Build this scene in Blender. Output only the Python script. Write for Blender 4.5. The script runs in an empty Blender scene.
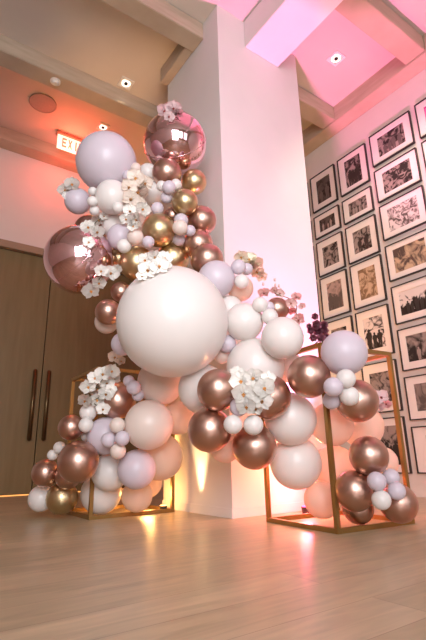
import bpy, bmesh, math, random
from mathutils import Vector, Matrix, noise
D = bpy.data
COL = bpy.context.scene.collection
rnd = random.Random(7)
PI = math.pi

# ------------------------------------------------------------------ helpers
def link(o, parent=None):
    COL.objects.link(o)
    if parent is not None: o.parent = parent
    return o
def tag(o, label=None, cat=None, group=None, kind=None):
    if label: o['label'] = label
    if cat: o['category'] = cat
    if group: o['group'] = group
    if kind: o['kind'] = kind
    return o
def empty(name, loc=(0,0,0), rz=0):
    o = D.objects.new(name, None); o.location = loc; o.rotation_euler = (0,0,rz); o.empty_display_size = .05
    return link(o)
def mesh_of(name, bm, mats, smooth=False):
    me = D.meshes.new(name); bmesh.ops.recalc_face_normals(bm, faces=bm.faces[:]); bm.to_mesh(me); bm.free()
    for m in (mats if isinstance(mats, (list, tuple)) else [mats]): me.materials.append(m)
    if smooth:
        for p in me.polygons: p.use_smooth = True
    return me
def obj(name, bm, mats, parent=None, smooth=False, loc=(0,0,0)):
    o = D.objects.new(name, mesh_of(name, bm, mats, smooth)); o.location = loc
    return link(o, parent)
def box(bm, x0, x1, y0, y1, z0, z1, mi=0, bevel=0):
    r = bmesh.ops.create_cube(bm, size=1)
    vs = r['verts']
    for v in vs:
        v.co = Vector(((x0+x1)/2+v.co.x*(x1-x0), (y0+y1)/2+v.co.y*(y1-y0), (z0+z1)/2+v.co.z*(z1-z0)))
    fs = {f for v in vs for f in v.link_faces}
    for f in fs: f.material_index = mi
    if bevel:
        es = {e for v in vs for e in v.link_edges}
        bmesh.ops.bevel(bm, geom=list(es), offset=bevel, segments=2, affect='EDGES')
    return bm
def cyl(bm, p0, p1, r0, r1=None, seg=20, caps=True):
    p0, p1 = Vector(p0), Vector(p1); d = p1-p0
    q = d.to_track_quat('Z', 'Y').to_matrix().to_4x4()
    bmesh.ops.create_cone(bm, cap_ends=caps, segments=seg, radius1=r0, radius2=r0 if r1 is None else r1, depth=d.length,
                          matrix=Matrix.Translation((p0+p1)/2) @ q)
    return bm
def tube(bm, pts, rad, seg=8):
    pts = [Vector(p) for p in pts]; rings = []
    for i, p in enumerate(pts):
        t = (pts[min(i+1, len(pts)-1)]-pts[max(i-1, 0)]).normalized()
        a = t.orthogonal().normalized(); b = t.cross(a)
        r = rad*(1-.45*i/len(pts))
        rings.append([bm.verts.new(p+r*(a*math.cos(2*PI*k/seg)+b*math.sin(2*PI*k/seg))) for k in range(seg)])
    for A, B in zip(rings, rings[1:]):
        # align rings
        off = min(range(seg), key=lambda s: sum((A[k].co-B[(k+s) % seg].co).length for k in range(seg)))
        for k in range(seg):
            bm.faces.new((A[k], A[(k+1) % seg], B[(k+1+off) % seg], B[(k+off) % seg]))
    bm.faces.new(rings[0]); bm.faces.new(rings[-1])
    return bm

# ------------------------------------------------------------------ materials
def mat(name, col, rough=.5, metal=0, spec=.5, **kw):
    m = D.materials.new(name); m.use_nodes = True
    b = m.node_tree.nodes['Principled BSDF']
    b.inputs['Base Color'].default_value = (*col, 1); b.inputs['Roughness'].default_value = rough
    b.inputs['Metallic'].default_value = metal; b.inputs['Specular IOR Level'].default_value = spec
    for k, v in kw.items(): b.inputs[k.replace('_', ' ')].default_value = v
    return m
def nodes(m): return m.node_tree.nodes, m.node_tree.links, m.node_tree.nodes['Principled BSDF']
def noise_col(m, c1, c2, scale, rough=None, bump=0, stretch=(1,1,1), detail=6):
    n, l, b = nodes(m)
    tc = n.new('ShaderNodeTexCoord'); mp = n.new('ShaderNodeMapping'); mp.inputs['Scale'].default_value = stretch
    nz = n.new('ShaderNodeTexNoise'); nz.inputs['Scale'].default_value = scale; nz.inputs['Detail'].default_value = detail
    cr = n.new('ShaderNodeValToRGB'); cr.color_ramp.elements[0].position = .3; cr.color_ramp.elements[1].position = .7
    cr.color_ramp.elements[0].color = (*c1, 1); cr.color_ramp.elements[1].color = (*c2, 1)
    l.new(tc.outputs['Object'], mp.inputs[0]); l.new(mp.outputs[0], nz.inputs[0]); l.new(nz.outputs[0], cr.inputs[0]); l.new(cr.outputs[0], b.inputs['Base Color'])
    if bump:
        bp = n.new('ShaderNodeBump'); bp.inputs['Strength'].default_value = bump; bp.inputs['Distance'].default_value = .01
        l.new(nz.outputs[0], bp.inputs['Height']); l.new(bp.outputs[0], b.inputs['Normal'])
    return m
def latex(name, col, rough=.33, trans=.22):
    m = mat(name, col, rough, 0, .5)
    n, l, b = nodes(m); out = n['Material Output']
    b.inputs['Sheen Weight'].default_value = .08
    tr = n.new('ShaderNodeBsdfTranslucent'); tr.inputs[0].default_value = (*col, 1)
    mx = n.new('ShaderNodeMixShader'); mx.inputs[0].default_value = trans
    l.new(b.outputs[0], mx.inputs[1]); l.new(tr.outputs[0], mx.inputs[2]); l.new(mx.outputs[0], out.inputs[0])
    return m
BM = {
 'W': latex('pearl_white_latex', (.89,.84,.80), .30, .18),
 'C': latex('blush_latex', (.88,.75,.67), .34, .2),
 'P': latex('peach_latex', (.95,.80,.68), .34, .45),
 'L': latex('lilac_latex', (.72,.635,.70), .34, .15),
 'R': mat('rose_gold_chrome_latex', (.58,.365,.29), .34, 1),
 'G': mat('gold_chrome_latex', (.64,.49,.28), .34, 1),
 'F': mat('pink_mirror_foil', (.82,.54,.57), .05, 1),
}
M = {}
M['wall'] = noise_col(mat('wall_paint', (.8,.74,.7), .75, 0, .25), (.70,.64,.585), (.74,.675,.62), 2.2)
M['pillar'] = noise_col(mat('pillar_plaster', (.8,.75,.72), .7, 0, .25), (.72,.68,.655), (.76,.72,.695), 2)
M['ceil'] = noise_col(mat('ceiling_plaster', (.6,.5,.4), .8, 0, .2), (.60,.545,.49), (.66,.60,.54), 1.5)
M['beam'] = noise_col(mat('beam_limed_oak', (.6,.45,.33), .6, 0, .3), (.45,.35,.255), (.56,.445,.335), 3, bump=.1, stretch=(1,1,6))
M['door'] = noise_col(mat('door_bronze_veneer', (.25,.17,.1), .42, 0, .4), (.19,.125,.05), (.225,.15,.065), 3, stretch=(6,6,.5))
M['door_trim'] = mat('door_header_wood', (.33,.22,.14), .5)
M['pull'] = mat('aged_brass', (.20,.14,.07), .3, .9)
M['dark'] = mat('dark_gap', (.03,.02,.015), .8)
M['brass'] = noise_col(mat('brushed_gold_metal', (.4,.24,.08), .36, .85), (.34,.20,.07), (.45,.27,.09), 8, stretch=(1,1,.3))
M['frame'] = mat('black_frame_wood', (.018,.014,.013), .35)
M['mat'] = mat('cream_mount_board', (.80,.74,.69), .6, 0, .5)
M['white'] = mat('white_metal_trim', (.8,.78,.74), .4)
M['grille'] = noise_col(mat('speaker_cloth', (.4,.3,.27), .7), (.38,.30,.28), (.43,.35,.32), 60)
M['black'] = mat('black_plastic', (.02,.02,.02), .4)
M['base'] = mat('baseboard_paint', (.74,.68,.63), .5)
def emis(name, col, s):
    m = D.materials.new(name); m.use_nodes = True; n = m.node_tree.nodes; b = n['Principled BSDF']
    b.inputs['Base Color'].default_value = (*col, 1); b.inputs['Emission Color'].default_value = (*col, 1); b.inputs['Emission Strength'].default_value = s
    return m
M['sign_glow'] = emis('sign_panel_glow', (1,.50,.38), 2.2)
M['sign_letter'] = emis('sign_letter_red', (1,.16,.10), 1.3)
M['lamp'] = emis('lamp_warm', (1,.88,.75), 1.6)
M['lamp_pink'] = emis('lamp_pink', (1,.1,.4), 4)
M['lamp_amber'] = emis('lamp_amber', (1,.55,.15), 5)
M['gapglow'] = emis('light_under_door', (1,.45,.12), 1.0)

def floor_mat():
    m = mat('oak_plank_floor', (.4,.3,.22), .34, 0, .45); n, l, b = nodes(m)
    tc = n.new('ShaderNodeTexCoord')
    bk = n.new('ShaderNodeTexBrick'); bk.offset = .37; bk.inputs['Scale'].default_value = 1
    bk.inputs['Brick Width'].default_value = 1.9; bk.inputs['Row Height'].default_value = .19; bk.inputs['Mortar Size'].default_value = .0016
    bk.inputs['Color1'].default_value = (.45,.345,.22,1); bk.inputs['Color2'].default_value = (.53,.41,.27,1); bk.inputs['Mortar'].default_value = (.33,.235,.16,1)
    bk.inputs['Bias'].default_value = -.1
    mp = n.new('ShaderNodeMapping'); mp.inputs['Scale'].default_value = (1.2, 9, 1)
    nz = n.new('ShaderNodeTexNoise'); nz.inputs['Scale'].default_value = 2.4; nz.inputs['Detail'].default_value = 8; nz.inputs['Distortion'].default_value = .8
    cr = n.new('ShaderNodeValToRGB'); cr.color_ramp.elements[0].position = .32; cr.color_ramp.elements[1].position = .68
    cr.color_ramp.elements[0].color = (.80,.80,.80,1); cr.color_ramp.elements[1].color = (1.12,1.1,1.08,1)
    mx = n.new('ShaderNodeMix'); mx.data_type = 'RGBA'; mx.blend_type = 'MULTIPLY'; mx.inputs[0].default_value = 1
    l.new(tc.outputs['Object'], bk.inputs[0]); l.new(tc.outputs['Object'], mp.inputs[0]); l.new(mp.outputs[0], nz.inputs[0]); l.new(nz.outputs[0], cr.inputs[0])
    l.new(bk.outputs[0], mx.inputs[6]); l.new(cr.outputs[0], mx.inputs[7]); l.new(mx.outputs[2], b.inputs['Base Color'])
    mr = n.new('ShaderNodeMapRange'); mr.inputs[3].default_value = .26; mr.inputs[4].default_value = .42
    l.new(nz.outputs[0], mr.inputs[0]); l.new(mr.outputs[0], b.inputs['Roughness'])
    bp = n.new('ShaderNodeBump'); bp.inputs['Strength'].default_value = .12; bp.inputs['Distance'].default_value = .004
    l.new(nz.outputs[0], bp.inputs['Height']); l.new(bp.outputs[0], b.inputs['Normal'])
    return m
M['floor'] = floor_mat()

# ------------------------------------------------------------------ setting
XG, YD, XL, YB = 4.12, 6.10, -3.6, -4.5      # gallery wall, door wall, far left wall, rear wall
ZC, ZR = 4.55, 4.85                          # main ceiling, recess ceiling before the doors
def struct(name, b, m, parent=None, smooth=False):
    o = obj(name, b, m, parent, smooth)
    if parent is None: tag(o, kind='structure')
    return o
struct('floor', box(bmesh.new(), XL-.2, XG+.2, YB-.2, YD+.3, -.1, 0), M['floor'])
b = bmesh.new(); box(b, XL-.2, XG+.2, YB-.2, 4.17, ZC, ZC+.5); box(b, XL-.2, XG+.2, 4.17, YD+.3, ZR, ZR+.2)
struct('ceiling', b, M['ceil'])
struct('wall_right', box(bmesh.new(), XG, XG+.2, YB-.2, YD+.3, 0, ZR), M['wall'])
struct('wall_left', box(bmesh.new(), XL-.2, XL, YB-.2, YD+.3, 0, ZR), M['wall'])
# door wall with the door opening left free
DX0, DX1, DZ = .08, 3.02, 3.215
b = bmesh.new()
box(b, XL, DX0, YD, YD+.2, 0, ZR); box(b, DX1, XG, YD, YD+.2, 0, ZR); box(b, DX0, DX1, YD, YD+.2, DZ, ZR)
struct('wall_far', b, M['wall'])
# rear wall (behind the camera) with three tall windows
WX = [(-3.0,-1.3), (-.75,.95), (1.5,3.2)]
b = bmesh.new(); box(b, XL, XG, YB-.2, YB, 0, .5); box(b, XL, XG, YB-.2, YB, 3.7, ZC)
xs = [XL]+[v for w in WX for v in w]+[XG]
for i in range(0, len(xs), 2): box(b, xs[i], xs[i+1], YB-.2, YB, .5, 3.7)
struct('wall_rear', b, M['wall'])
for i, (x0, x1) in enumerate(WX):
    b = bmesh.new(); t = .05
    for (a0,a1,c0,c1) in ((x0,x0+t,.5,3.7),(x1-t,x1,.5,3.7),(x0+t,x1-t,.5,.5+t),(x0+t,x1-t,3.7-t,3.7),((x0+x1)/2-t/2,(x0+x1)/2+t/2,.5+t,3.7-t),(x0+t,(x0+x1)/2-t/2,2.2,2.24),((x0+x1)/2+t/2,x1-t,2.2,2.24)):
        box(b, a0, a1, YB-.12, YB-.07, c0, c1)
    struct('window_%d' % (i+1), b, M['black'])
# beams
def beam(name, x0, x1, y0, y1, z0, z1): struct(name, box(bmesh.new(), x0, x1, y0, y1, z0, z1, bevel=.006), M['beam'])
PX0, PX1, PY0, PY1 = 1.944, 2.980, 2.603, 3.560
beam('trim_1', XL, PX0, 2.84, 3.03, 4.35, ZC)
beam('trim_2', XL, 3.92, 4.07, 4.28, 4.35, ZR)
beam('trim_3', XL, 3.92, 5.875, YD, 4.655, ZR)
beam('trim_4', 3.92, XG, YB, YD, 4.335, ZR)
beam('trim_5', PX1, 3.92, 2.88, 3.08, 4.35, ZC)
beam('trim_6', 2.70, 3.92, 1.69, 1.91, 4.35, ZC)
struct('trim_7', box(bmesh.new(), 2.272, 2.70, YB, PY0, 4.225, ZC, bevel=.004), M['pillar'])
beam('trim_8', 1.85, PX0, 3.03, PY1, 4.36, ZC)
# pillar
b = bmesh.new(); box(b, PX0, PX1, PY0, PY1, 0, ZC); struct('wall_pillar', b, M['pillar'])
b = bmesh.new(); box(b, PX0-.012, PX1+.012, PY0-.012, PY0, 0, .062, bevel=.002); box(b, PX0-.012, PX0, PY0, PY1, 0, .062, bevel=.002); box(b, PX1, PX1+.012, PY0, PY1, 0, .062, bevel=.002)
struct('baseboard_pillar', b, M['pillar'])
struct('baseboard_right', box(bmesh.new(), XG-.012, XG, YB, YD, 0, .06, bevel=.002), M['base'])
b = bmesh.new(); box(b, XL, DX0-.06, YD-.012, YD, 0, .06, bevel=.002); box(b, DX1+.06, XG-.012, YD-.012, YD, 0, .06, bevel=.002)
struct('baseboard_far', b, M['base'])
# door header and jambs
b = bmesh.new(); box(b, DX0-.06, DX1+.06, YD-.06, YD+.02, DZ-.07, DZ+.03, bevel=.004)
box(b, DX0-.06, DX0, YD-.03, YD+.02, 0, DZ-.07, bevel=.003); box(b, DX1, DX1+.06, YD-.03, YD+.02, 0, DZ-.07, bevel=.003)
struct('trim_9', b, M['door_trim'])
SX = 1.505
def door(name, x0, x1, hx):
    d = struct(name, box(bmesh.new(), x0, x1, YD+.02, YD+.07, .018, DZ-.075, bevel=.003), M['door'])
    b = bmesh.new(); y = YD-.05
    box(b, hx-.026, hx+.026, y-.014, y+.014, .64, 1.54, bevel=.012)
    for z in (.78, 1.40): cyl(b, (hx, y, z), (hx, YD+.021, z), .011)
    tag(obj('door_handle', b, M['pull'], d, True), 'dark brass pull bar')
door('door_1', DX0+.004, SX-.006, 1.402)
door('door_2', SX+.006, DX1-.004, 1.576)
struct('seam_shade_sheet', box(bmesh.new(), DX0, DX1, YD+.10, YD+.12, 0, DZ), M['dark'])          # dark sheet put in as the shade behind the door seam
struct('door_gap_glow', box(bmesh.new(), DX0+.01, DX1-.01, YD+.03, YD+.06, .0, .012), M['gapglow'])  # glowing strip stands in for light coming under the doors

# ------------------------------------------------------------------ ceiling fittings
def downlight(x, y, z, label, col='lamp'):
    r = empty('ceiling_downlight', (x, y, z)); tag(r, label, 'light', 'square ceiling downlights')
    b = bmesh.new(); s, w = .075, .022
    box(b, -s, s, -s, -s+w, -.012, 0); box(b, -s, s, s-w, s, -.012, 0); box(b, -s, -s+w, -s+w, s-w, -.012, 0); box(b, s-w, s, -s+w, s-w, -.012, 0)
    obj('trim_frame', b, M['white'], r)
    b = bmesh.new(); cyl(b, (0,0,-.006), (0,0,-.001), .052); tag(obj('reflector', b, M['lamp'], r, False), 'glowing warm reflector')
    b = bmesh.new(); cyl(b, (0,0,-.016), (0,0,-.006), .022); obj('bulb', b, M['black'], r)
    return r
downlight(1.779, 5.131, ZR, 'square ceiling downlight in the red-lit bay, right of the exit sign')
downlight(1.61, 3.954, ZC, 'square ceiling downlight in the beige bay left of the pillar')
downlight(3.381, 2.376, ZC, 'square ceiling downlight in the pink-lit bay right of the pillar')
r = empty('ceiling_speaker', (.964, 5.134, ZR)); tag(r, 'round flush ceiling speaker in the bay left of the exit sign', 'speaker')
b = bmesh.new(); cyl(b, (0,0,-.012), (0,0,0), .155, seg=48); obj('grille', b, M['grille'], r)
b = bmesh.new(); 
for k in range(48):
    a0, a1 = 2*PI*k/48, 2*PI*(k+1)/48
    vs = [b.verts.new((q*math.cos(a), q*math.sin(a), z)) for a in (a0, a1) for q, z in ((.155,-.001),(.155,-.016),(.170,-.012),(.170,-.001))]
    for i in range(4): b.faces.new((vs[i], vs[(i+1)%4], vs[4+(i+1)%4], vs[4+i]))
bmesh.ops.remove_doubles(b, verts=b.verts[:], dist=1e-5); obj('rim', b, M['grille'], r, True)
r = empty('smoke_detector', (.884, 4.165, 4.35)); tag(r, 'small round white smoke detector on the underside of the ceiling beam', 'detector')
b = bmesh.new(); cyl(b, (0,0,-.012), (0,0,0), .055, seg=32); obj('base', b, M['white'], r)
b = bmesh.new(); cyl(b, (0,0,-.035), (0,0,-.012), .026, .042, seg=32); obj('sensor_dome', b, M['white'], r)

# exit sign
r = empty('exit_sign', (1.283, 5.554, ZR)); tag(r, 'red-glowing EXIT sign hanging from the ceiling above the doors', 'sign')
b = bmesh.new(); box(b, -.02, .50, -.045, .045, -.05, -.012, bevel=.004); tag(obj('housing', b, M['door_trim'], r), 'dark ceiling housing')
b = bmesh.new(); box(b, .04, .44, -.03, .03, -.012, 0); obj('mounting_plate', b, M['white'], r)
b = bmesh.new(); box(b, 0, .48, -.008, .008, -.275, -.05); tag(obj('sign_panel', b, M['sign_glow'], r), 'lit panel')
LT = {'E': [(0,0,.25,1),(.25,0,1,.2),(.25,.4,.85,.6),(.25,.8,1,1)], 'T': [(0,.8,1,1),(.37,0,.63,.8)], 'I': [(.35,0,.65,1)]}
def letter(b, ch, x, z, w, hh):
    if ch == 'X':
        for s in (1, -1):
            vs = []
            for yy in (-.0125, -.0082):
                for (u, v) in ((0,0),(.28,0),(1,1),(.72,1)):
                    uu = u if s == 1 else 1-u
                    vs.append(b.verts.new((x+uu*w, yy-(s == 1)*.0004, z+v*hh)))
            for i in range(4): b.faces.new((vs[i], vs[(i+1)%4], vs[4+(i+1)%4], vs[4+i]))
            b.faces.new(vs[:4]); b.faces.new(vs[4:])
    else:
        for (u0,v0,u1,v1) in LT[ch]: box(b, x+u0*w, x+u1*w, -.0125, -.0082, z+v0*hh, z+v1*hh)
b = bmesh.new()
for i, ch in enumerate('EXIT'): letter(b, ch, .065+i*.082-(.0 if i < 3 else .012), -.235, .062, .15)
tag(obj('lettering', b, M['sign_letter'], r), 'red EXIT letters')

# ------------------------------------------------------------------ gallery of framed photographs
def print_mat(name, seed, dark, light, scale, contrast, sky):
    m = mat(name, dark, .6, 0, .2); n, l, bs = nodes(m)
    tc = n.new('ShaderNodeTexCoord'); mp = n.new('ShaderNodeMapping'); mp.inputs['Location'].default_value = (seed*3.1, seed*1.7, seed*.9)
    nz = n.new('ShaderNodeTexNoise'); nz.inputs['Scale'].default_value = scale; nz.inputs['Detail'].default_value = 5; nz.inputs['Distortion'].default_value = 1.6
    cr = n.new('ShaderNodeValToRGB'); e = cr.color_ramp.elements
    e[0].position = .5-contrast; e[1].position = .5+contrast; e[0].color = (*dark, 1); e[1].color = (*light, 1)
    l.new(tc.outputs['Object'], mp.inputs[0]); l.new(mp.outputs[0], nz.inputs[0])
    sx = n.new('ShaderNodeSeparateXYZ'); l.new(tc.outputs['Object'], sx.inputs[0])
    ma = n.new('ShaderNodeMath'); ma.operation = 'MULTIPLY_ADD'; ma.inputs[1].default_value = sky
    l.new(sx.outputs[2], ma.inputs[0]); l.new(nz.outputs[0], ma.inputs[2]); l.new(ma.outputs[0], cr.inputs[0]); l.new(cr.outputs[0], bs.inputs['Base Color'])
    return m
def person_shape(b, y, z, hh, x):      # a standing figure printed in the photograph
    pts = [(-.10,0),(-.13,.45),(-.17,.62),(-.14,.80),(-.05,.84),(-.075,.90),(-.05,.98),(0,1),(.05,.98),(.075,.90),(.05,.84),(.14,.80),(.17,.62),(.13,.45),(.10,0),(.02,0),(0,.4),(-.02,0)]
    vs = [b.verts.new((x, y+u*hh, z+v*hh)) for u, v in pts]
    f = b.faces.new(vs); f.material_index = 1
def picture(y0, y1, z0, z1, label, seed, dark, light, scale, contrast, sky, iw, ih, figs=0, figtone=None):
    """y0<y1 along the wall; the frame hangs on wall_right, its face looks towards -X"""
    k = 1.0173
    y0, y1 = y0*k, y1*k; z0, z1 = .39+(z0-.39)*k, .39+(z1-.39)*k
    yc, zc = (y0+y1)/2, (z0+z1)/2; w, hh = y1-y0, z1-z0
    r = empty('picture_frame', (XG, yc, zc)); tag(r, label, 'picture', 'black framed photographs on the gallery wall')
    t = .010; d = .034; b = bmesh.new()
    box(b, -d, 0, -w/2, -w/2+t, -hh/2, hh/2, bevel=.002); box(b, -d, 0, w/2-t, w/2, -hh/2, hh/2, bevel=.002)
    box(b, -d, 0, -w/2+t, w/2-t, -hh/2, -hh/2+t, bevel=.002); box(b, -d, 0, -w/2+t, w/2-t, hh/2-t, hh/2, bevel=.002)
    obj('frame', b, M['frame'], r)
    b = bmesh.new(); pw, ph = w*iw/2, hh*ih/2; x0, x1 = -.020, -.012
    for (a0,a1,c0,c1) in ((-w/2+t,-pw,-hh/2+t,hh/2-t),(pw,w/2-t,-hh/2+t,hh/2-t),(-pw,pw,-hh/2+t,-ph),(-pw,pw,ph,hh/2-t)): box(b, x0, x1, a0, a1, c0, c1)
    obj('mount', b, M['mat'], r)
    b = bmesh.new(); box(b, -.0135, -.010, -pw, pw, -ph, ph)
    rr = random.Random(seed)
    for i in range(figs):
        fy = -pw*.75+1.5*pw*(i+.5)/figs+rr.uniform(-.01,.01); fh = ph*rr.uniform(.9,1.35)
        person_shape(b, fy, -ph*.97, fh, -.0138-.0002*i)
    pm = print_mat('photo_print', seed, dark, light, scale, contrast, sky)
    fm = mat('photo_figures', figtone or dark, .4)
    obj('photo_print', b, [pm, fm], r)
K, GR, LG, SE, SL, WT = (.03,.025,.022), (.11,.09,.08), (.33,.27,.24), (.22,.14,.08), (.55,.40,.27), (.70,.63,.60)
A = (3.365,3.87); B = (2.99,3.295); Cc = (2.48,2.935); Dd = (1.93,2.45); E = (1.36,1.885); F = (.79,1.298); G = (.21,.735)
P1 = (3.06,3.46); P2 = (2.595,3.005); P3 = (2.02,2.53); P4 = (1.45,1.955); P0 = (3.52,3.92)
pics = [
 (P0,A,'sliver of a framed photo beside the pillar, top row',51,K,GR,9,.1,0,.55,.6,0,None),
 (P0,B,'sliver of a framed photo beside the pillar, second row from the top',52,K,GR,9,.1,0,.6,.55,0,None),
 (P0,Cc,'sliver of a framed photo beside the pillar, third row from the top',53,K,GR,9,.1,0,.55,.6,0,None),
 (P0,Dd,'sliver of a framed photo beside the pillar, fourth row from the top',54,K,GR,9,.1,0,.55,.6,0,None),
 (P0,E,'sliver of a framed photo beside the pillar, just above the burgundy flowers',55,K,GR,9,.1,0,.55,.6,0,None),
 (P1,A,'framed dark portrait photo, topmost in the column next to the pillar',1,K,GR,7,.14,.35,.56,.66,2,GR),
 (P1,B,'small framed landscape photo, second from top in the column next to the pillar',2,K,GR,9,.12,0,.62,.55,3,LG),
 (P1,Cc,'framed photo with a reddish top, third from top in the column next to the pillar',3,K,LG,10,.08,0,.6,.6,0,None),
 (P1,Dd,'framed photo of a hazy crowd, fourth from top in the column next to the pillar',4,GR,(.45,.32,.28),9,.13,.6,.56,.66,4,GR),
 (P1,E,'framed photo partly behind the large lilac balloon, in the column next to the pillar',5,K,LG,9,.1,0,.56,.62,2,LG),
 (P2,A,'framed photo of dark figures, topmost in the second column from the pillar',6,K,LG,11,.09,-.2,.56,.72,3,K),
 (P2,B,'small framed landscape photo, second from top in the second column from the pillar',7,K,LG,9,.1,0,.62,.55,4,LG),
 (P2,Cc,'framed square photo of dense figures, third from top in the second column from the pillar',8,K,LG,12,.08,.2,.58,.6,2,K),
 (P2,Dd,'framed sepia photo with pale carved shapes, fourth from top in the second column',9,SE,SL,11,.07,0,.55,.68,0,None),
 (P2,E,'framed photo of people in a doorway, right of the large lilac balloon',10,K,WT,9,.06,.2,.6,.66,3,K),
 (P2,F,'framed photo seen through the top of the right display frame',11,K,LG,10,.08,.2,.62,.6,2,LG),
 (P2,G,'lowest framed photo behind the right display frame post',12,K,LG,8,.07,.9,.64,.7,4,K),
 (P3,(3.495,3.90),'framed photo with a magenta corner, topmost in the third column from the pillar',13,K,LG,10,.09,-.2,.64,.62,4,GR),
 (P3,(3.036,3.432),'framed photo of tangled dark figures, second from top in the third column',14,K,LG,12,.06,0,.66,.66,0,None),
 (P3,Cc_:=(2.573,2.983),'framed photo of pale swirling blooms, third from top in the third column',15,GR,WT,16,.09,0,.68,.66,0,None),
 (P3,(2.103,2.504),'framed photo of a pale arched building, fourth from top in the third column',16,(.10,.07,.06),SL,7,.07,-.5,.70,.66,0,None),
 (P3,(1.637,2.038),'framed photo of a crowd under a white sky, fifth from top in the third column',17,K,WT,8,.05,1.9,.72,.62,5,K),
 (P3,(1.16,1.578),'framed photo of a grey street, sixth from top in the third column',18,K,LG,7,.1,.6,.70,.62,2,LG),
 (P3,(.689,1.10),'framed photo of a pale standing figure, second from the bottom in the third column',19,GR,LG,6,.12,.4,.66,.62,1,WT),
 (P3,(.213,.63),'framed sepia photo, bottom one in the third column near the right picture edge',20,SE,SL,8,.12,.5,.5,.6,0,None),
 (P4,(3.495,3.91),'framed photo with a magenta glare, at the upper right edge of the picture',21,(.3,.03,.12),(.8,.2,.45),7,.12,.3,.66,.6,0,None),  # magenta glare is put into the print colours
 (P4,(3.036,3.442),'framed photo cut off at the right picture edge, below the magenta-glared one',22,K,LG,9,.1,.2,.66,.6,2,GR),
]
for (yy, zz, lab, sd, dk, lt, sc, ct, sk, iw, ih, fg, ft) in pics:
    picture(yy[0], yy[1], zz[0], zz[1], lab, sd, dk, lt, sc, ct, sk, iw, ih, fg, ft)

# ------------------------------------------------------------------ gold display frames
def display_frame(x0, x1, y0, y1, hh, label, rz=0):
    r = empty('display_frame', (x0, y0, 0), rz); tag(r, label, 'stand', 'open gold metal display frames')
    t = .026; w, d = x1-x0, y1-y0
    for px in (0, w-t):
        for py in (0, d-t):
            obj('post', box(bmesh.new(), px, px+t, py, py+t, t, hh-t, bevel=.0015), M['brass'], r)
    for z in (0, hh-t):
        for py in (0, d-t): obj('rail', box(bmesh.new(), 0, w, py, py+t, z, z+t, bevel=.0015), M['brass'], r)
        for px in (0, w-t): obj('rail', box(bmesh.new(), px, px+t, t, d-t, z, z+t, bevel=.0015), M['brass'], r)
    return r
display_frame(1.190, 1.862, 3.232, 3.845, 1.066, 'open gold metal box frame holding up the left balloon cluster')
display_frame(1.957, 2.577, 1.722, 2.332, 1.018, 'open gold metal box frame holding up the right balloon cluster', -.07)

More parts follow.
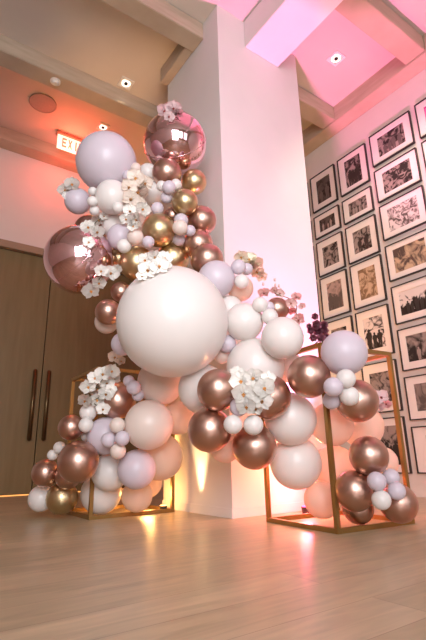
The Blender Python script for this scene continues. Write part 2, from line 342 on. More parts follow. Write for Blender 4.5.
BALLOONS = [
(0.9851, 2.7205, 2.4609, 0.2175, 'L', 'large pale lilac balloon, topmost matte balloon left of the pillar, below the exit sign'),
(1.4971, 2.6122, 2.7735, 0.2493, 'F', 'mirror pink foil balloon at the very top of the garland against the pillar'),
(0.8798, 2.8550, 1.7158, 0.2373, 'F', 'mirror pink foil balloon sticking out far left above the doors'),
(0.8597, 2.9298, 2.2099, 0.0954, 'L', 'lilac balloon with cream orchids on its left, under the large lilac balloon'),
(1.0158, 2.6536, 2.1491, 0.1201, 'W', 'off-white balloon directly below the large lilac balloon'),
(0.9007, 2.7272, 2.1943, 0.0324, 'W', 'uppermost of three mini white balloons between the lilac and off-white balloons'),
(0.8855, 2.6760, 2.0842, 0.0358, 'W', 'middle of three mini white balloons beside the off-white balloon'),
(0.9191, 2.7202, 2.0460, 0.0350, 'W', 'lowest of three mini white balloons beside the off-white balloon'),
(0.9895, 2.9973, 2.0327, 0.1213, 'R', 'rose gold balloon peeking out above the left foil balloon'),
(1.0239, 2.5607, 2.0218, 0.0377, 'W', 'mini cream balloon on the lower right of the off-white balloon'),
(1.0935, 2.5730, 2.3031, 0.0391, 'L', 'mini lilac balloon at the right edge of the large lilac balloon'),
(1.1457, 2.5584, 2.3806, 0.0373, 'C', 'mini cream balloon above the cream orchid blooms'),
(1.3125, 2.7057, 2.4894, 0.0735, 'W', 'pearl white balloon left of the upper rose gold balloon'),
(1.3382, 2.7152, 2.3274, 0.1005, 'W', 'pearl white balloon right of the cream orchid blooms'),
(1.2942, 2.5060, 2.0745, 0.0452, 'L', 'mini lilac balloon above the round gold balloon'),
(1.0974, 2.7995, 2.0149, 0.0887, 'W', 'pearl white balloon left of the lilac orchids'),
(1.1069, 2.6921, 1.8816, 0.0929, 'L', 'pale lilac balloon left of the round gold balloon'),
(1.0870, 2.5777, 1.7593, 0.0480, 'W', 'mini white balloon left of the mini blush one by the gold balloons'),
(1.1340, 2.5055, 1.8089, 0.0546, 'C', 'mini blush balloon touching the left of the round gold balloon'),
(1.2175, 2.4794, 1.7821, 0.0413, 'L', 'mini lilac balloon under the left of the round gold balloon'),
(1.3184, 2.5206, 1.9164, 0.1182, 'G', 'round gold balloon in the middle of the upper garland'),
(1.2137, 2.6376, 1.6841, 0.1208, 'G', 'gold balloon with orchids over its right side, above the giant white balloon'),
(1.1784, 2.8575, 1.7958, 0.0900, 'G', 'dark gold balloon half hidden left of its orchid-covered twin'),
(1.4716, 2.5910, 1.7653, 0.1189, 'G', 'gold balloon above the giant white balloon, right of the orchids'),
(1.3952, 2.5589, 2.4334, 0.1097, 'R', 'rose gold balloon hanging under the top foil balloon'),
(1.3067, 2.4704, 2.2413, 0.0375, 'W', 'left of four mini white balloons under the highest rose gold balloon'),
(1.3280, 2.4007, 2.1995, 0.0468, 'L', 'middle of four mini white balloons under the highest rose gold balloon'),
(1.3911, 2.4129, 2.2510, 0.0404, 'W', 'right of four mini white balloons under the highest rose gold balloon'),
(1.3489, 2.4736, 2.1643, 0.0420, 'L', 'lowest of four mini white balloons under the highest rose gold balloon'),
(1.6269, 2.5441, 2.4326, 0.0983, 'G', 'highest gold balloon, beside the pillar'),
(1.4586, 2.4043, 2.1253, 0.0942, 'G', 'second highest gold balloon near the pillar'),
(1.6285, 2.4484, 2.0523, 0.1091, 'R', 'upper of three rose gold balloons running down the pillar edge'),
(1.5806, 2.4269, 1.8415, 0.1062, 'R', 'middle of three rose gold balloons running down the pillar edge'),
(1.5742, 2.3080, 1.6736, 0.1121, 'R', 'lowest of three rose gold balloons running down the pillar edge'),
(1.4395, 2.5459, 2.0837, 0.0634, 'R', 'small rose gold balloon behind the round gold balloon'),
(1.4371, 2.4209, 1.9826, 0.0503, 'L', 'upper mini lilac balloon right of the round gold balloon'),
(1.3849, 2.3462, 1.8781, 0.0520, 'C', 'mini blush balloon right of the round gold balloon'),
(1.4697, 2.3553, 1.8827, 0.0388, 'L', 'mini lilac balloon on the upper pillar-edge rose gold balloon'),
(1.4439, 2.4598, 1.8526, 0.0432, 'L', 'mini lilac balloon below the mini blush one, right of the round gold balloon'),
(1.5574, 2.1807, 1.4837, 0.1196, 'L', 'pale lilac balloon at the upper right of the giant white balloon'),
(1.6449, 2.0600, 1.5427, 0.0479, 'L', 'mini lilac balloon high on the right shoulder of the garland'),
(1.7298, 2.0802, 1.5560, 0.0403, 'L', 'rightmost mini lilac balloon beside the yellow-centred orchids'),
(1.6617, 2.0538, 1.4454, 0.0456, 'W', 'mini white balloon in front of the peach one, right of the lilac balloon'),
(1.7490, 2.1776, 1.4565, 0.0858, 'P', 'peach balloon behind a mini white one at the pillar face'),
(1.2741, 2.2442, 1.1726, 0.3320, 'W', 'giant white balloon at the centre of the garland'),
(1.0424, 2.6908, 1.3183, 0.0841, 'R', 'rose gold balloon at the left edge of the giant white balloon'),
(1.1325, 2.7043, 1.4801, 0.0699, 'R', 'small rose gold balloon tucked behind the upper left of the giant white balloon'),
(1.0917, 2.8367, 1.2953, 0.0809, 'C', 'blush balloon showing below the left rose gold balloon'),
(1.1327, 2.6367, 1.1019, 0.0761, 'L', 'lilac balloon under the left side of the giant white balloon'),
(1.2344, 2.7553, 0.8878, 0.0374, 'L', 'upper of three mini lilac balloons over the left frame'),
(1.2406, 2.6892, 0.8363, 0.0466, 'L', 'middle of three mini lilac balloons over the left frame'),
(1.2948, 2.7364, 0.7968, 0.0407, 'L', 'lowest of three mini lilac balloons over the left frame'),
(1.2561, 2.9794, 0.7831, 0.1280, 'R', 'rose gold balloon behind the white orchids on the left frame'),
(1.4541, 2.7219, 0.8938, 0.1585, 'C', 'blush balloon directly under the giant white balloon'),
(1.3695, 2.7190, 0.6056, 0.1601, 'C', 'large blush balloon right of the four mini balloons on the left frame'),
(1.6433, 2.8091, 0.6789, 0.1308, 'P', 'peach balloon glowing behind the large blush balloon, right side'),
(1.5960, 2.9800, 0.4054, 0.1627, 'P', 'peach balloon lit from behind, at the lower right of the left frame'),
(1.3607, 2.8636, 0.3280, 0.1261, 'L', 'large lilac balloon low on the left frame'),
(1.1864, 3.0029, 0.5474, 0.1231, 'L', 'lilac balloon behind the four mini balloons on the left frame'),
(1.1646, 2.7519, 0.6004, 0.0490, 'C', 'top one of the four mini balloons on the left frame'),
(1.1279, 2.7987, 0.5126, 0.0466, 'L', 'left one of the four mini balloons on the left frame'),
(1.1905, 2.7258, 0.5182, 0.0464, 'L', 'right one of the four mini balloons on the left frame'),
(1.1901, 2.7844, 0.4437, 0.0498, 'C', 'bottom one of the four mini balloons on the left frame'),
(1.2777, 3.1108, 0.3122, 0.1280, 'W', 'white balloon left of the large lilac balloon on the left frame'),
(1.3114, 3.3430, 0.1643, 0.1475, 'W', 'large white balloon at the bottom of the left frame, behind its front post'),
(1.4938, 3.1260, 0.1430, 0.1097, 'P', 'peach balloon at the bottom of the left frame'),
(1.6384, 3.2452, 0.2195, 0.1058, 'P', 'small peach balloon behind the large lilac balloon'),
(1.0109, 2.9976, 0.3849, 0.1314, 'R', 'largest rose gold balloon of the left cluster'),
(0.9721, 3.0739, 0.6034, 0.0836, 'R', 'highest rose gold balloon of the left cluster'),
(0.9354, 3.4608, 0.3120, 0.0956, 'R', 'leftmost rose gold balloon of the left cluster'),
(1.0601, 3.3392, 0.2893, 0.0904, 'R', 'rose gold balloon behind and below the largest one of the left cluster'),
(0.9749, 3.3065, 0.4805, 0.0417, 'W', 'upper mini white balloon of the left cluster'),
(0.9470, 3.3618, 0.4322, 0.0369, 'W', 'lower mini white balloon of the left cluster'),
(0.9627, 3.6196, 0.1324, 0.0923, 'W', 'white balloon on the floor at the far left end'),
(1.0657, 3.4565, 0.1387, 0.1119, 'G', 'dark gold balloon on the floor at the left end'),
(1.0609, 3.0112, 0.6992, 0.0565, 'W', 'small white balloon under the orchids on the left frame'),
(1.0372, 2.9682, 0.6135, 0.0484, 'W', 'small white balloon above the largest left rose gold balloon'),
(1.0875, 3.1086, 0.5472, 0.0309, 'W', 'tiny white balloon between rose gold and lilac ones on the left frame'),
(1.6724, 2.0580, 1.1823, 0.1178, 'W', 'white balloon right of the giant white balloon'),
(1.6728, 2.1992, 1.3101, 0.0840, 'W', 'white balloon half hidden behind another at the right of the giant one'),
(1.6153, 2.1683, 1.0634, 0.0578, 'L', 'small grey lilac balloon at the lower right of the giant white balloon'),
(1.6372, 2.2521, 1.0063, 0.0525, 'C', 'small blush balloon below the small grey lilac one'),
(1.7496, 2.0662, 0.9123, 0.1755, 'W', 'large white balloon behind the white orchids at centre right'),
(1.7503, 1.8168, 1.0363, 0.1210, 'W', 'white balloon under the pink orchid spray'),
(1.6906, 1.9256, 1.2592, 0.0465, 'W', 'left mini white balloon on the right slope of the garland'),
(1.7452, 1.9058, 1.1869, 0.0494, 'W', 'front mini white balloon on the right slope of the garland'),
(1.7690, 1.9384, 1.2583, 0.0379, 'L', 'rear mini white balloon on the right slope of the garland'),
(1.8687, 1.9703, 1.2749, 0.0747, 'R', 'rose gold balloon behind the mini white ones, under the pink orchids'),
(2.0117, 2.0731, 0.9438, 0.1058, 'C', 'blush balloon behind the large white and rose gold ones at right'),
(1.5421, 2.3309, 0.8003, 0.1537, 'W', 'large white balloon behind the rose gold ones, below the giant one'),
(1.4503, 2.0417, 0.7501, 0.1165, 'R', 'rose gold balloon left of the white orchids at centre right'),
(1.4631, 2.1514, 0.5411, 0.1238, 'R', 'leftmost and lower rose gold balloon of the central four'),
(1.6876, 2.0350, 0.4447, 0.1243, 'R', 'lowest rose gold balloon of the central four'),
(1.6851, 1.8870, 0.7065, 0.1225, 'R', 'rose gold balloon right of the white orchids, among the central four'),
(1.4747, 1.9466, 0.5563, 0.0505, 'W', 'left mini white balloon under the central orchids'),
(1.5627, 1.8853, 0.5515, 0.0531, 'W', 'right mini white balloon under the central orchids'),
(1.5085, 1.9327, 0.6479, 0.0498, 'L', 'mini lilac balloon behind the lower central orchid blooms'),
(1.6465, 2.2595, 0.4567, 0.0976, 'P', 'peach balloon peeking out between the two lower central rose gold balloons'),
(1.9101, 1.9627, 0.6003, 0.1528, 'W', 'upper of two large white balloons left of the right frame post'),
(2.0231, 2.0580, 0.3521, 0.1544, 'W', 'lower of two large white balloons left of the right frame post'),
(1.8314, 1.7151, 0.8060, 0.1179, 'R', 'rose gold balloon at the upper left of the right frame'),
(2.1583, 1.8689, 0.5702, 0.1301, 'P', 'peach balloon behind the front post of the right frame, upper'),
(2.4061, 1.8454, 0.5620, 0.1344, 'P', 'peach balloon inside the right frame, nearest its right post'),
(2.2852, 1.9885, 0.3157, 0.1357, 'P', 'peach balloon behind the front post of the right frame, lower'),
(2.1374, 1.9803, 0.1404, 0.1047, 'P', 'glowing peach balloon at the floor of the right frame'),
(2.4554, 1.7602, 0.3451, 0.0889, 'P', 'peach balloon against the right post of the right frame, low'),
(1.9538, 1.5594, 0.9203, 0.1244, 'L', 'large lilac balloon on top of the right frame'),
(2.0692, 1.5990, 0.6722, 0.1159, 'R', 'rose gold balloon below the large lilac one on the right frame'),
(1.8828, 1.5079, 0.7660, 0.0497, 'W', 'upper white one of four mini balloons under the large lilac balloon'),
(1.8051, 1.5309, 0.7210, 0.0490, 'L', 'upper lilac one of four mini balloons under the large lilac balloon'),
(1.8931, 1.6246, 0.6679, 0.0469, 'L', 'lower lilac one of four mini balloons under the large lilac balloon'),
(1.9192, 1.5267, 0.6816, 0.0508, 'W', 'lower white one of four mini balloons under the large lilac balloon'),
(2.0992, 1.5870, 0.3830, 0.1025, 'R', 'upper rose gold balloon of the low cluster in the right frame'),
(2.0568, 1.6719, 0.2077, 0.1041, 'R', 'left rose gold balloon of the low cluster in the right frame'),
(2.1792, 1.7592, 0.1087, 0.0864, 'R', 'dark rose gold balloon lying under the left one in the right frame'),
(2.2769, 1.5693, 0.1375, 0.1004, 'R', 'rose gold balloon on the floor at the right frame corner'),
(2.0341, 1.5083, 0.2598, 0.0467, 'L', 'left lilac one of four mini balloons by the right frame corner'),
(2.1747, 1.5217, 0.2724, 0.0443, 'L', 'upper right lilac one of four mini balloons by the right frame corner'),
(2.1278, 1.4668, 0.2113, 0.0444, 'L', 'lower right lilac one of four mini balloons by the right frame corner'),
(2.0474, 1.5038, 0.1723, 0.0473, 'W', 'white one of four mini balloons by the right frame corner'),
]
SPRAYS = [
('pinkish white orchid spray on top of the highest foil balloon', 'pink_orchid', [[1.2985, 2.4265, 2.8535, 0.052], [1.3511, 2.3848, 2.8707, 0.056], [1.3789, 2.3664, 2.83, 0.0359], [1.3207, 2.3973, 2.7933, 0.0397]]),
('cream orchid spray left of the small lilac balloon, in front of the red-lit wall', 'orchid', [[0.7589, 2.914, 2.259, 0.0506], [0.7876, 2.8514, 2.2841, 0.0502], [0.7837, 2.9144, 2.2183, 0.039]]),
('large cream orchid spray at the middle of the upper garland', 'cream_orchid', [[1.1232, 2.5025, 2.2573, 0.06], [1.0733, 2.501, 2.1667, 0.0515], [1.1719, 2.5691, 2.1993, 0.065], [1.2032, 2.5249, 2.2591, 0.0535], [1.0957, 2.5114, 2.0865, 0.0588], [1.1942, 2.579, 2.1313, 0.0382]]),
('lilac-tinted orchid spray with red centres, left of the round gold balloon', 'orchid', [[1.17, 2.4755, 2.0153, 0.0477], [1.0972, 2.4224, 1.8838, 0.0529], [1.0993, 2.529, 2.0041, 0.0477], [1.0851, 2.5582, 1.9528, 0.0403], [1.0869, 2.4434, 1.8468, 0.0352]]),
('white orchid spray lying across the top of the left foil balloon', 'orchid', [[0.9753, 2.7887, 2.022, 0.046], [0.8468, 2.6136, 1.8477, 0.0458], [0.9024, 2.595, 1.8189, 0.046], [0.9974, 2.7433, 2.0388, 0.0305], [0.8495, 2.5817, 1.7266, 0.038]]),
('white orchid spray with orange centres on top of the giant white balloon', 'orchid', [[1.021, 2.0751, 1.3855, 0.0505], [1.0686, 2.0371, 1.4062, 0.0506], [1.0464, 2.1684, 1.488, 0.0405], [1.0913, 2.1314, 1.5033, 0.0405], [1.1396, 2.1001, 1.4966, 0.0405], [1.1147, 2.0416, 1.4248, 0.0302], [0.9976, 2.0997, 1.3534, 0.0297]]),
('white orchid spray hanging at the lower right of the left foil balloon', 'orchid', [[1.037, 2.6595, 1.5822, 0.0504], [0.9564, 2.6288, 1.5672, 0.0422], [0.969, 2.6879, 1.5061, 0.0427], [0.9364, 2.7397, 1.4601, 0.0535], [1.0817, 2.6688, 1.6248, 0.0329]]),
('big white orchid spray in front of the rose gold balloon on the left frame', 'orchid', [[1.1328, 2.8017, 0.9534, 0.0465], [1.0867, 2.8406, 0.9356, 0.0501], [1.047, 2.8774, 0.9114, 0.0465], [1.1431, 2.906, 0.8893, 0.0512], [1.1913, 2.9044, 0.9201, 0.0444], [1.0178, 2.9187, 0.8554, 0.0501], [1.0994, 2.9519, 0.8519, 0.0549], [1.128, 2.8758, 0.8105, 0.0503], [1.0153, 2.9534, 0.7671, 0.0444], [1.0938, 2.9445, 0.7768, 0.0471], [1.127, 2.9137, 0.7156, 0.0431], [1.1561, 2.8626, 0.8438, 0.0361]]),
('white orchid spray with orange centres among the central rose gold balloons', 'orchid', [[1.49, 1.8876, 0.7799, 0.0549], [1.5429, 1.8458, 0.7939, 0.0521], [1.5621, 1.7832, 0.7333, 0.0537], [1.4829, 1.8575, 0.7064, 0.0567], [1.5597, 1.8018, 0.6678, 0.0507], [1.4945, 1.8515, 0.639, 0.0478], [1.5281, 1.8327, 0.7271, 0.0512], [1.4922, 1.9182, 0.8283, 0.0382], [1.5924, 1.7816, 0.7881, 0.0372], [1.5539, 1.8464, 0.6306, 0.0341]]),
('yellow-white orchid spray behind the mini lilac balloons at the pillar face', 'yellow_orchid', [[1.7021, 2.1002, 1.6421, 0.0424], [1.7659, 2.096, 1.6418, 0.0464], [1.8005, 2.0684, 1.6036, 0.0462], [1.8295, 2.0959, 1.5631, 0.043], [1.7691, 2.0835, 1.5805, 0.0425], [1.8644, 2.0883, 1.5323, 0.0359]]),
('dusty pink orchid spray arching over the right slope of the garland', 'dusty_orchid', [[1.7587, 1.96, 1.3574, 0.0421], [1.8544, 1.9185, 1.3628, 0.037], [1.8042, 1.9174, 1.3724, 0.0267], [1.9008, 1.8762, 1.2926, 0.04], [1.9355, 1.8637, 1.3346, 0.0369], [1.9361, 1.9077, 1.2555, 0.0303], [1.952, 1.874, 1.1903, 0.0499], [1.9822, 1.8638, 1.2838, 0.027]]),
('burgundy flower sprig standing behind the large lilac balloon', 'burgundy_flower', [[1.9402, 1.729, 1.1687, 0.0229], [1.9235, 1.7046, 1.111, 0.0312], [1.9763, 1.6984, 1.1173, 0.0265], [1.9233, 1.7541, 1.0869, 0.0265], [1.9685, 1.7418, 1.0842, 0.0318], [1.9889, 1.7061, 1.0846, 0.0265], [1.9518, 1.7087, 1.038, 0.0281], [1.9299, 1.7495, 1.0444, 0.0252], [1.9001, 1.7449, 1.1116, 0.0176], [1.9962, 1.7019, 1.0483, 0.022]]),
('cream orchid bloom peeking out below the lilac balloon left of the giant one', 'cream_orchid', [[1.2099, 2.9491, 1.0845, 0.0458], [1.2347, 2.8985, 1.049, 0.0302]]),
('pale pink orchid blooms behind the right side of the right frame rose gold balloon', 'pink_orchid', [[2.3808, 1.6629, 0.7179, 0.0422], [2.3898, 1.698, 0.6684, 0.0392], [2.4342, 1.6718, 0.6798, 0.0295]]),
]

# ------------------------------------------------------------------ balloons
CAM = Vector((0, 0, .39))
def balloon_mesh(name, m, foil=False):
    b = bmesh.new(); seg, prof = 40, []
    if foil:
        for i in range(25): a = PI*i/24; prof.append((math.sin(a), math.cos(a)))
    else:
        for i in range(24):
            a = PI*i/26; s = max(0, (a-PI*.55)/(PI*.45)); prof.append((math.sin(a)*(1-.10*s), math.cos(a)*(1+.05*s*s)))
        prof += [(.075,-1.055),(.04,-1.065),(.055,-1.085),(.05,-1.10),(0,-1.10)]
    rings = []
    for (q, z) in prof:
        if q < 1e-4: rings.append([b.verts.new((0,0,z))])
        else: rings.append([b.verts.new((q*math.cos(2*PI*k/seg), q*math.sin(2*PI*k/seg), z)) for k in range(seg)])
    for A_, B_ in zip(rings, rings[1:]):
        for k in range(seg):
            k2 = (k+1) % seg
            if len(A_) == 1: b.faces.new((A_[0], B_[k], B_[k2]))
            elif len(B_) == 1: b.faces.new((A_[k], B_[0], A_[k2]))
            else: b.faces.new((A_[k], B_[k], B_[k2], A_[k2]))
    if foil:      # the welded gores of a foil globe crinkle slightly
        for v in b.verts:
            ang = math.atan2(v.co.y, v.co.x); zz = abs(v.co.z)
            v.co *= 1-.006*abs(math.sin(ang*2))**8-.004*abs(noise.noise(v.co*5))
    return mesh_of(name, b, m, True)
def seam_mesh(m):
    b = bmesh.new(); n_, k_ = 64, 6; R = []
    for i in range(n_):
        a = 2*PI*i/n_; c = Vector((math.sin(a), 0, math.cos(a))); R.append([b.verts.new(c*(1.0+.006*math.cos(2*PI*j/k_))+Vector((0,.008*math.sin(2*PI*j/k_),0))) for j in range(k_)])
    for i in range(n_):
        for j in range(k_): b.faces.new((R[i][j], R[(i+1)%n_][j], R[(i+1)%n_][(j+1)%k_], R[i][(j+1)%k_]))
    return mesh_of('seam', b, m, True)
BMESH = {k: balloon_mesh('balloon', BM[k], k == 'F') for k in BM}
SEAM = seam_mesh(BM['F'])
GRP = {'W': 'white latex balloons', 'C': 'blush latex balloons', 'P': 'peach latex balloons', 'L': 'lilac latex balloons',
       'R': 'rose gold chrome balloons', 'G': 'gold chrome balloons', 'F': 'mirror pink foil balloons'}
for (x, y, z, rad, k, lab) in BALLOONS:
    nm = 'foil_balloon' if k == 'F' else 'chrome_balloon' if k in 'RG' else 'mini_balloon' if rad < .066 else 'balloon'
    o = D.objects.new(nm, BMESH[k]); link(o)
    o.location = (x, y, z); o.scale = (rad,)*3
    away = (Vector((x, y, z))-CAM).normalized()
    jit = Vector((rnd.uniform(-1,1), rnd.uniform(-1,1), rnd.uniform(-.6,.6)))*.25
    dirn = (away+jit).normalized()
    if z < rad*1.25: dirn.z = max(dirn.z, .15); dirn.normalize()
    if x > 1.4 and k in 'F' or (x+rad > 1.85 and y > 2.3 and x < 2.0): dirn = (dirn+Vector((-.5,.2,.2))).normalized()
    o.rotation_euler = dirn.to_track_quat('-Z', 'Y').to_euler()
    tag(o, lab, 'balloon', ('mini ' if nm == 'mini_balloon' else '')+GRP[k])
    if k == 'F':
        s = D.objects.new('seam', SEAM); link(s, o); s.rotation_euler = (0, 0, .9)

# ------------------------------------------------------------------ flowers
def petal(b, ang, length, width, cup, seed, ruf=.018, mi=0, base=.06, tipz=0):
    rr = random.Random(seed); nu, nv = 6, 4; G_ = []
    ca, sa = math.cos(ang), math.sin(ang); ph = rr.uniform(0, 6)
    for i in range(nu+1):
        u = i/nu; ww = width*math.sin(PI*min(1, (.06+u*.92)))**.62 * (1-.12*(u < .3))
        row = []
        for j in range(-nv, nv+1):
            v = j/nv
            yy = base+u*length*(1-.10*v*v*u); xx = v*ww
            zz = cup*(v*v*.35+u*u*.30)*1.0 + ruf*math.sin(5*v+ph)*u + tipz*u
            row.append(b.verts.new((ca*xx-sa*yy, sa*xx+ca*yy, zz)))
        G_.append(row)
    fs = []
    for i in range(nu):
        for j in range(2*nv):
            f = b.faces.new((G_[i][j], G_[i][j+1], G_[i+1][j+1], G_[i+1][j])); f.material_index = mi; fs.append(f)
    return fs
def solidify(b, t): 
    bmesh.ops.solidify(b, geom=b.faces[:], thickness=t); return b
def orchid_mesh(mat_, seed):
    b = bmesh.new()
    for i, a in enumerate((0, 2.35, -2.35)): petal(b, a, .90, .38, .35, seed+i, tipz=-.08)
    for i, a in enumerate((1.32, -1.32)): for_ = petal(b, a, .98, .60, .40, seed+5+i, tipz=.10)
    solidify(b, .03); return mesh_of('blossom', b, mat_, False)
def lip_mesh(mat_):
    b = bmesh.new()
    for i, a in enumerate((PI, 2.2, -2.2)): petal(b, a, .30 if i == 0 else .2, .12, -.5, 3+i, tipz=.25, base=.0)
    solidify(b, .03)
    bmesh.ops.create_uvsphere(b, u_segments=10, v_segments=8, radius=.06, matrix=Matrix.Translation((0,.03,.10)))
    return mesh_of('lip', b, mat_, True)
def ruffle_mesh(mat_, seed):
    b = bmesh.new()
    for ring, (n_, ln, wd, cp, tz) in enumerate(((6,.9,.42,.5,.15),(5,.65,.36,.9,.5),(4,.42,.28,1.2,.9))):
        for i in range(n_): petal(b, 2*PI*i/n_+ring*.5, ln, wd, cp, seed+ring*7+i, ruf=.08, base=.02, tipz=tz)
    solidify(b, .04); return mesh_of('blossom', b, mat_, True)
def petal_mat(name, col, tr=.3):
    return latex(name, col, .5, tr*.3)
PM = {'orchid': petal_mat('white_petal', (.95,.92,.87)), 'cream_orchid': petal_mat('cream_petal', (.94,.84,.75)), 'pink_orchid': petal_mat('pink_white_petal', (.93,.76,.76)),
      'yellow_orchid': petal_mat('yellow_white_petal', (.95,.87,.72)), 'dusty_orchid': petal_mat('dusty_pink_petal', (.86,.60,.56), .4), 'burgundy_flower': petal_mat('burgundy_petal', (.60,.26,.34), .35)}
LM = {'orchid': mat('orange_lip', (.80,.36,.08), .5), 'cream_orchid': mat('amber_lip', (.80,.40,.12), .5), 'pink_orchid': mat('dark_red_lip', (.45,.06,.05), .5),
      'yellow_orchid': mat('ochre_lip', (.70,.34,.06), .5), 'dusty_orchid': mat('rust_lip', (.55,.20,.12), .5)}
stem_m = mat('green_brown_stem', (.13,.12,.05), .6)
PMESH = {k: ([ruffle_mesh(m, 3), ruffle_mesh(m, 40)] if k == 'burgundy_flower' else [orchid_mesh(m, 11), orchid_mesh(m, 60)]) for k, m in PM.items()}
LMESH = {k: lip_mesh(m) for k, m in LM.items()}
NAME = {'burgundy_flower': 'flower_sprig'}
for (lab, kind, bl) in SPRAYS:
    ps = [Vector(p[:3]) for p in bl]; c = sum(ps, Vector())/len(ps)
    r = empty(NAME.get(kind, 'orchid_spray'), c); tag(r, lab, 'flower', 'flower sprays tucked into the balloon garland')
    rr = random.Random(len(lab))
    back = (c-CAM).normalized()
    # one arching stem runs behind the blossoms
    order = sorted(ps, key=lambda p: (p.z, p.x))
    if kind == 'burgundy_flower': pts = [Vector((1.985, 1.80, 1.018))-c]+[p+back*.02-c for p in order[::2]]
    else: pts = [p+back*.012-c for p in order]
    sm = []
    for i in range(len(pts)-1):
        for t in (0, .5): sm.append(pts[i].lerp(pts[i+1], t))
    sm.append(pts[-1])
    # smooth
    for _ in range(4): sm = [sm[0]]+[(sm[i-1]+sm[i]*2+sm[i+1])/4 for i in range(1, len(sm)-1)]+[sm[-1]]
    obj('stem', tube(bmesh.new(), sm, .0032), stem_m, r, True)
    for i, (x, y, z, q) in enumerate(bl):
        face = (CAM-Vector((x, y, z))).normalized()+Vector((rr.uniform(-.25,.15), rr.uniform(-.3,.1), rr.uniform(-.05,.35)))
        if kind == 'dusty_orchid': face += Vector((rr.uniform(-.6,.6), 0, rr.uniform(-.6,.3)))
        qt = face.normalized().to_track_quat('Z', 'Y') @ Matrix.Rotation(rr.uniform(-.5,.5), 3, 'Z').to_quaternion()
        o = D.objects.new('blossom', PMESH[kind][i % 2]); link(o, r)
        o.location = Vector((x, y, z))-c; o.rotation_euler = qt.to_euler(); o.scale = (q*{'burgundy_flower': 1.1, 'dusty_orchid': .95}.get(kind, 1.15),)*3
        if kind in LMESH:
            l_ = D.objects.new('lip', LMESH[kind]); link(l_, o); l_.location = (0, 0, .03)
    if kind == 'dusty_orchid':
        for i in range(4):
            bb = bmesh.new(); bmesh.ops.create_uvsphere(bb, u_segments=10, v_segments=8, radius=.008)
            for v in bb.verts: v.co.z *= 1.5
            p = order[-1-i % 3]; obj('bud', bb, PM[kind], r, True, loc=p-c+Vector((rr.uniform(-.01,.03), 0, .035+.012*i)))

# ------------------------------------------------------------------ uplights on the floor
def uplight(loc, label, lampm, s=1):
    r = empty('floor_uplight', loc); tag(r, label, 'light', 'floor uplights at the pillar')
    b = bmesh.new(); cyl(b, (0,0,0), (0,0,.045), .045*s, .05*s, seg=28); obj('housing', b, M['black'], r)
    b = bmesh.new(); cyl(b, (0,0,.045), (0,0,.049), .042*s, seg=28); obj('lens', b, lampm, r)
uplight((2.50, 2.45, 0), 'black floor uplight glowing pink at the foot of the pillar', M['lamp_pink'])
uplight((1.80, 3.30, 0), 'small black floor uplight glowing amber beside the left frame', M['lamp_amber'], .6)

# ------------------------------------------------------------------ lights
def lamp(name, typ, loc, energy, col, target=None, **kw):
    l = D.lights.new(name, typ); l.energy = energy; l.color = col
    for k, v in kw.items(): setattr(l, k, v)
    o = D.objects.new(name, l); link(o); o.location = loc
    if target is not None: o.rotation_euler = (Vector(target)-Vector(loc)).to_track_quat('-Z', 'Y').to_euler()
    return o
for i, (x0, x1) in enumerate(WX):     # daylight entering the rear windows
    lamp('window_daylight', 'AREA', ((x0+x1)/2, YB+.02, 2.1), (60, 50, 30)[i], (.97, .97, 1), ((x0+x1)/2, 0, 2.0), shape='RECTANGLE', size=1.6, size_y=3.1)
lamp('front_soft_key', 'AREA', (-.55, -1.0, 2.0), 52, (.93,.95,1), (1.5, 2.8, 1.6), shape='RECTANGLE', size=1.5, size_y=2.6, spread=1.9)  # unseen soft key light added near the camera for balloons and chrome highlights
# pink uplight
lamp('pink_uplight', 'SPOT', (2.52, 2.42, .06), 1000, (1, .22, .56), (2.85, 1.6, 4.5), spot_size=1.05, spot_blend=.5, shadow_soft_size=.04)
lamp('pink_uplight_front', 'POINT', (2.44, 2.40, .16), 9, (1, .11, .20), shadow_soft_size=.04)
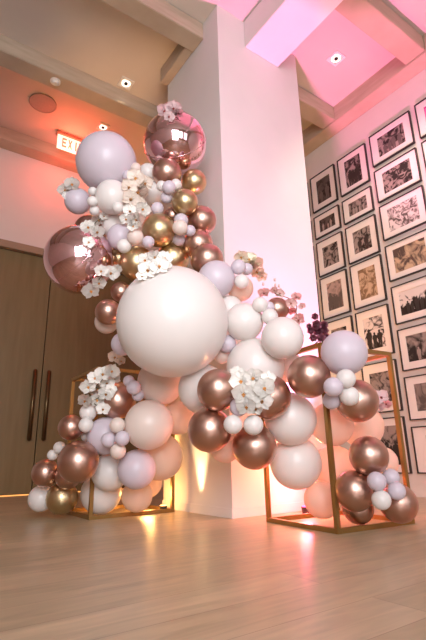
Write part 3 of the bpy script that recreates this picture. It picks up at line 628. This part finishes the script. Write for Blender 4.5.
# amber uplights: one grazing the pillar's left face, one behind the pillar, one low inside the right frame
lamp('amber_uplight', 'SPOT', (1.885, 2.98, .05), 70, (1, .66, .32), (1.925, 2.98, 2.5), spot_size=.7, spot_blend=.5, shadow_soft_size=.03)
lamp('amber_uplight_wall', 'SPOT', (1.80, 3.30, .06), 260, (1, .45, .12), (2.1, 4.6, 4.85), spot_size=.75, spot_blend=.8, shadow_soft_size=.05)
lamp('amber_glow', 'POINT', (1.72, 3.40, .12), 6, (1, .50, .16), shadow_soft_size=.05)
lamp('amber_uplight_right', 'SPOT', (3.35, 3.25, .06), 150, (1, .45, .12), (3.4, 3.3, 4.5), spot_size=1.5, spot_blend=.8, shadow_soft_size=.05)
lamp('amber_glow_right', 'POINT', (2.36, 2.33, .35), 10, (1, .46, .20), shadow_soft_size=.05)
lamp('amber_fill_garland', 'POINT', (2.02, 2.30, 1.0), 2, (1, .42, .18), shadow_soft_size=.05)  # unseen point light added among the balloons to turn their gaps orange
lamp('exit_glow', 'POINT', (1.47, 5.46, 4.60), 13, (1, .06, .03), shadow_soft_size=.06)
lamp('exit_glow_rear', 'POINT', (1.5, 5.74, 4.40), 7, (1, .06, .03), shadow_soft_size=.06)
# warm picture lighting on the gallery wall
lamp('picture_light', 'SPOT', (2.7, 1.2, 4.3), 300, (1, .80, .62), (4.12, 2.4, 1.6), spot_size=1.5, spot_blend=.8, shadow_soft_size=.1)
lamp('downlight_beam', 'SPOT', (1.61, 3.954, 4.52), 18, (1, .75, .5), (1.61, 3.954, 0), spot_size=1.3, spot_blend=.7, shadow_soft_size=.05)

w = D.worlds.new('room_air'); bpy.context.scene.world = w; w.use_nodes = True
w.node_tree.nodes['Background'].inputs[0].default_value = (.75,.82,1,1); w.node_tree.nodes['Background'].inputs[1].default_value = .8

# ------------------------------------------------------------------ camera
cam = D.cameras.new('camera'); co = D.objects.new('camera', cam); link(co)
cam.sensor_fit = 'VERTICAL'; cam.sensor_height = 36; cam.lens = 450/640*36; cam.clip_start = .02
R = Matrix(((0.8231414735803886,-0.1497546987825707,-0.5477331877674696),(-0.5674548687079943,-0.25229180361636205,-0.7838008789275475),(-0.02081072923997121,0.9559928744611774,-0.29265087993709515)))
# rows of R are world axes; columns are the camera's right, up and back vectors
co.matrix_world = Matrix.Translation(CAM) @ R.to_4x4()
sc = bpy.context.scene; sc.camera = co
sc.view_settings.view_transform = 'Standard'; sc.view_settings.look = 'None'; sc.view_settings.gamma = 1
sc.view_settings.use_curve_mapping = False; sc.view_settings.exposure = 0
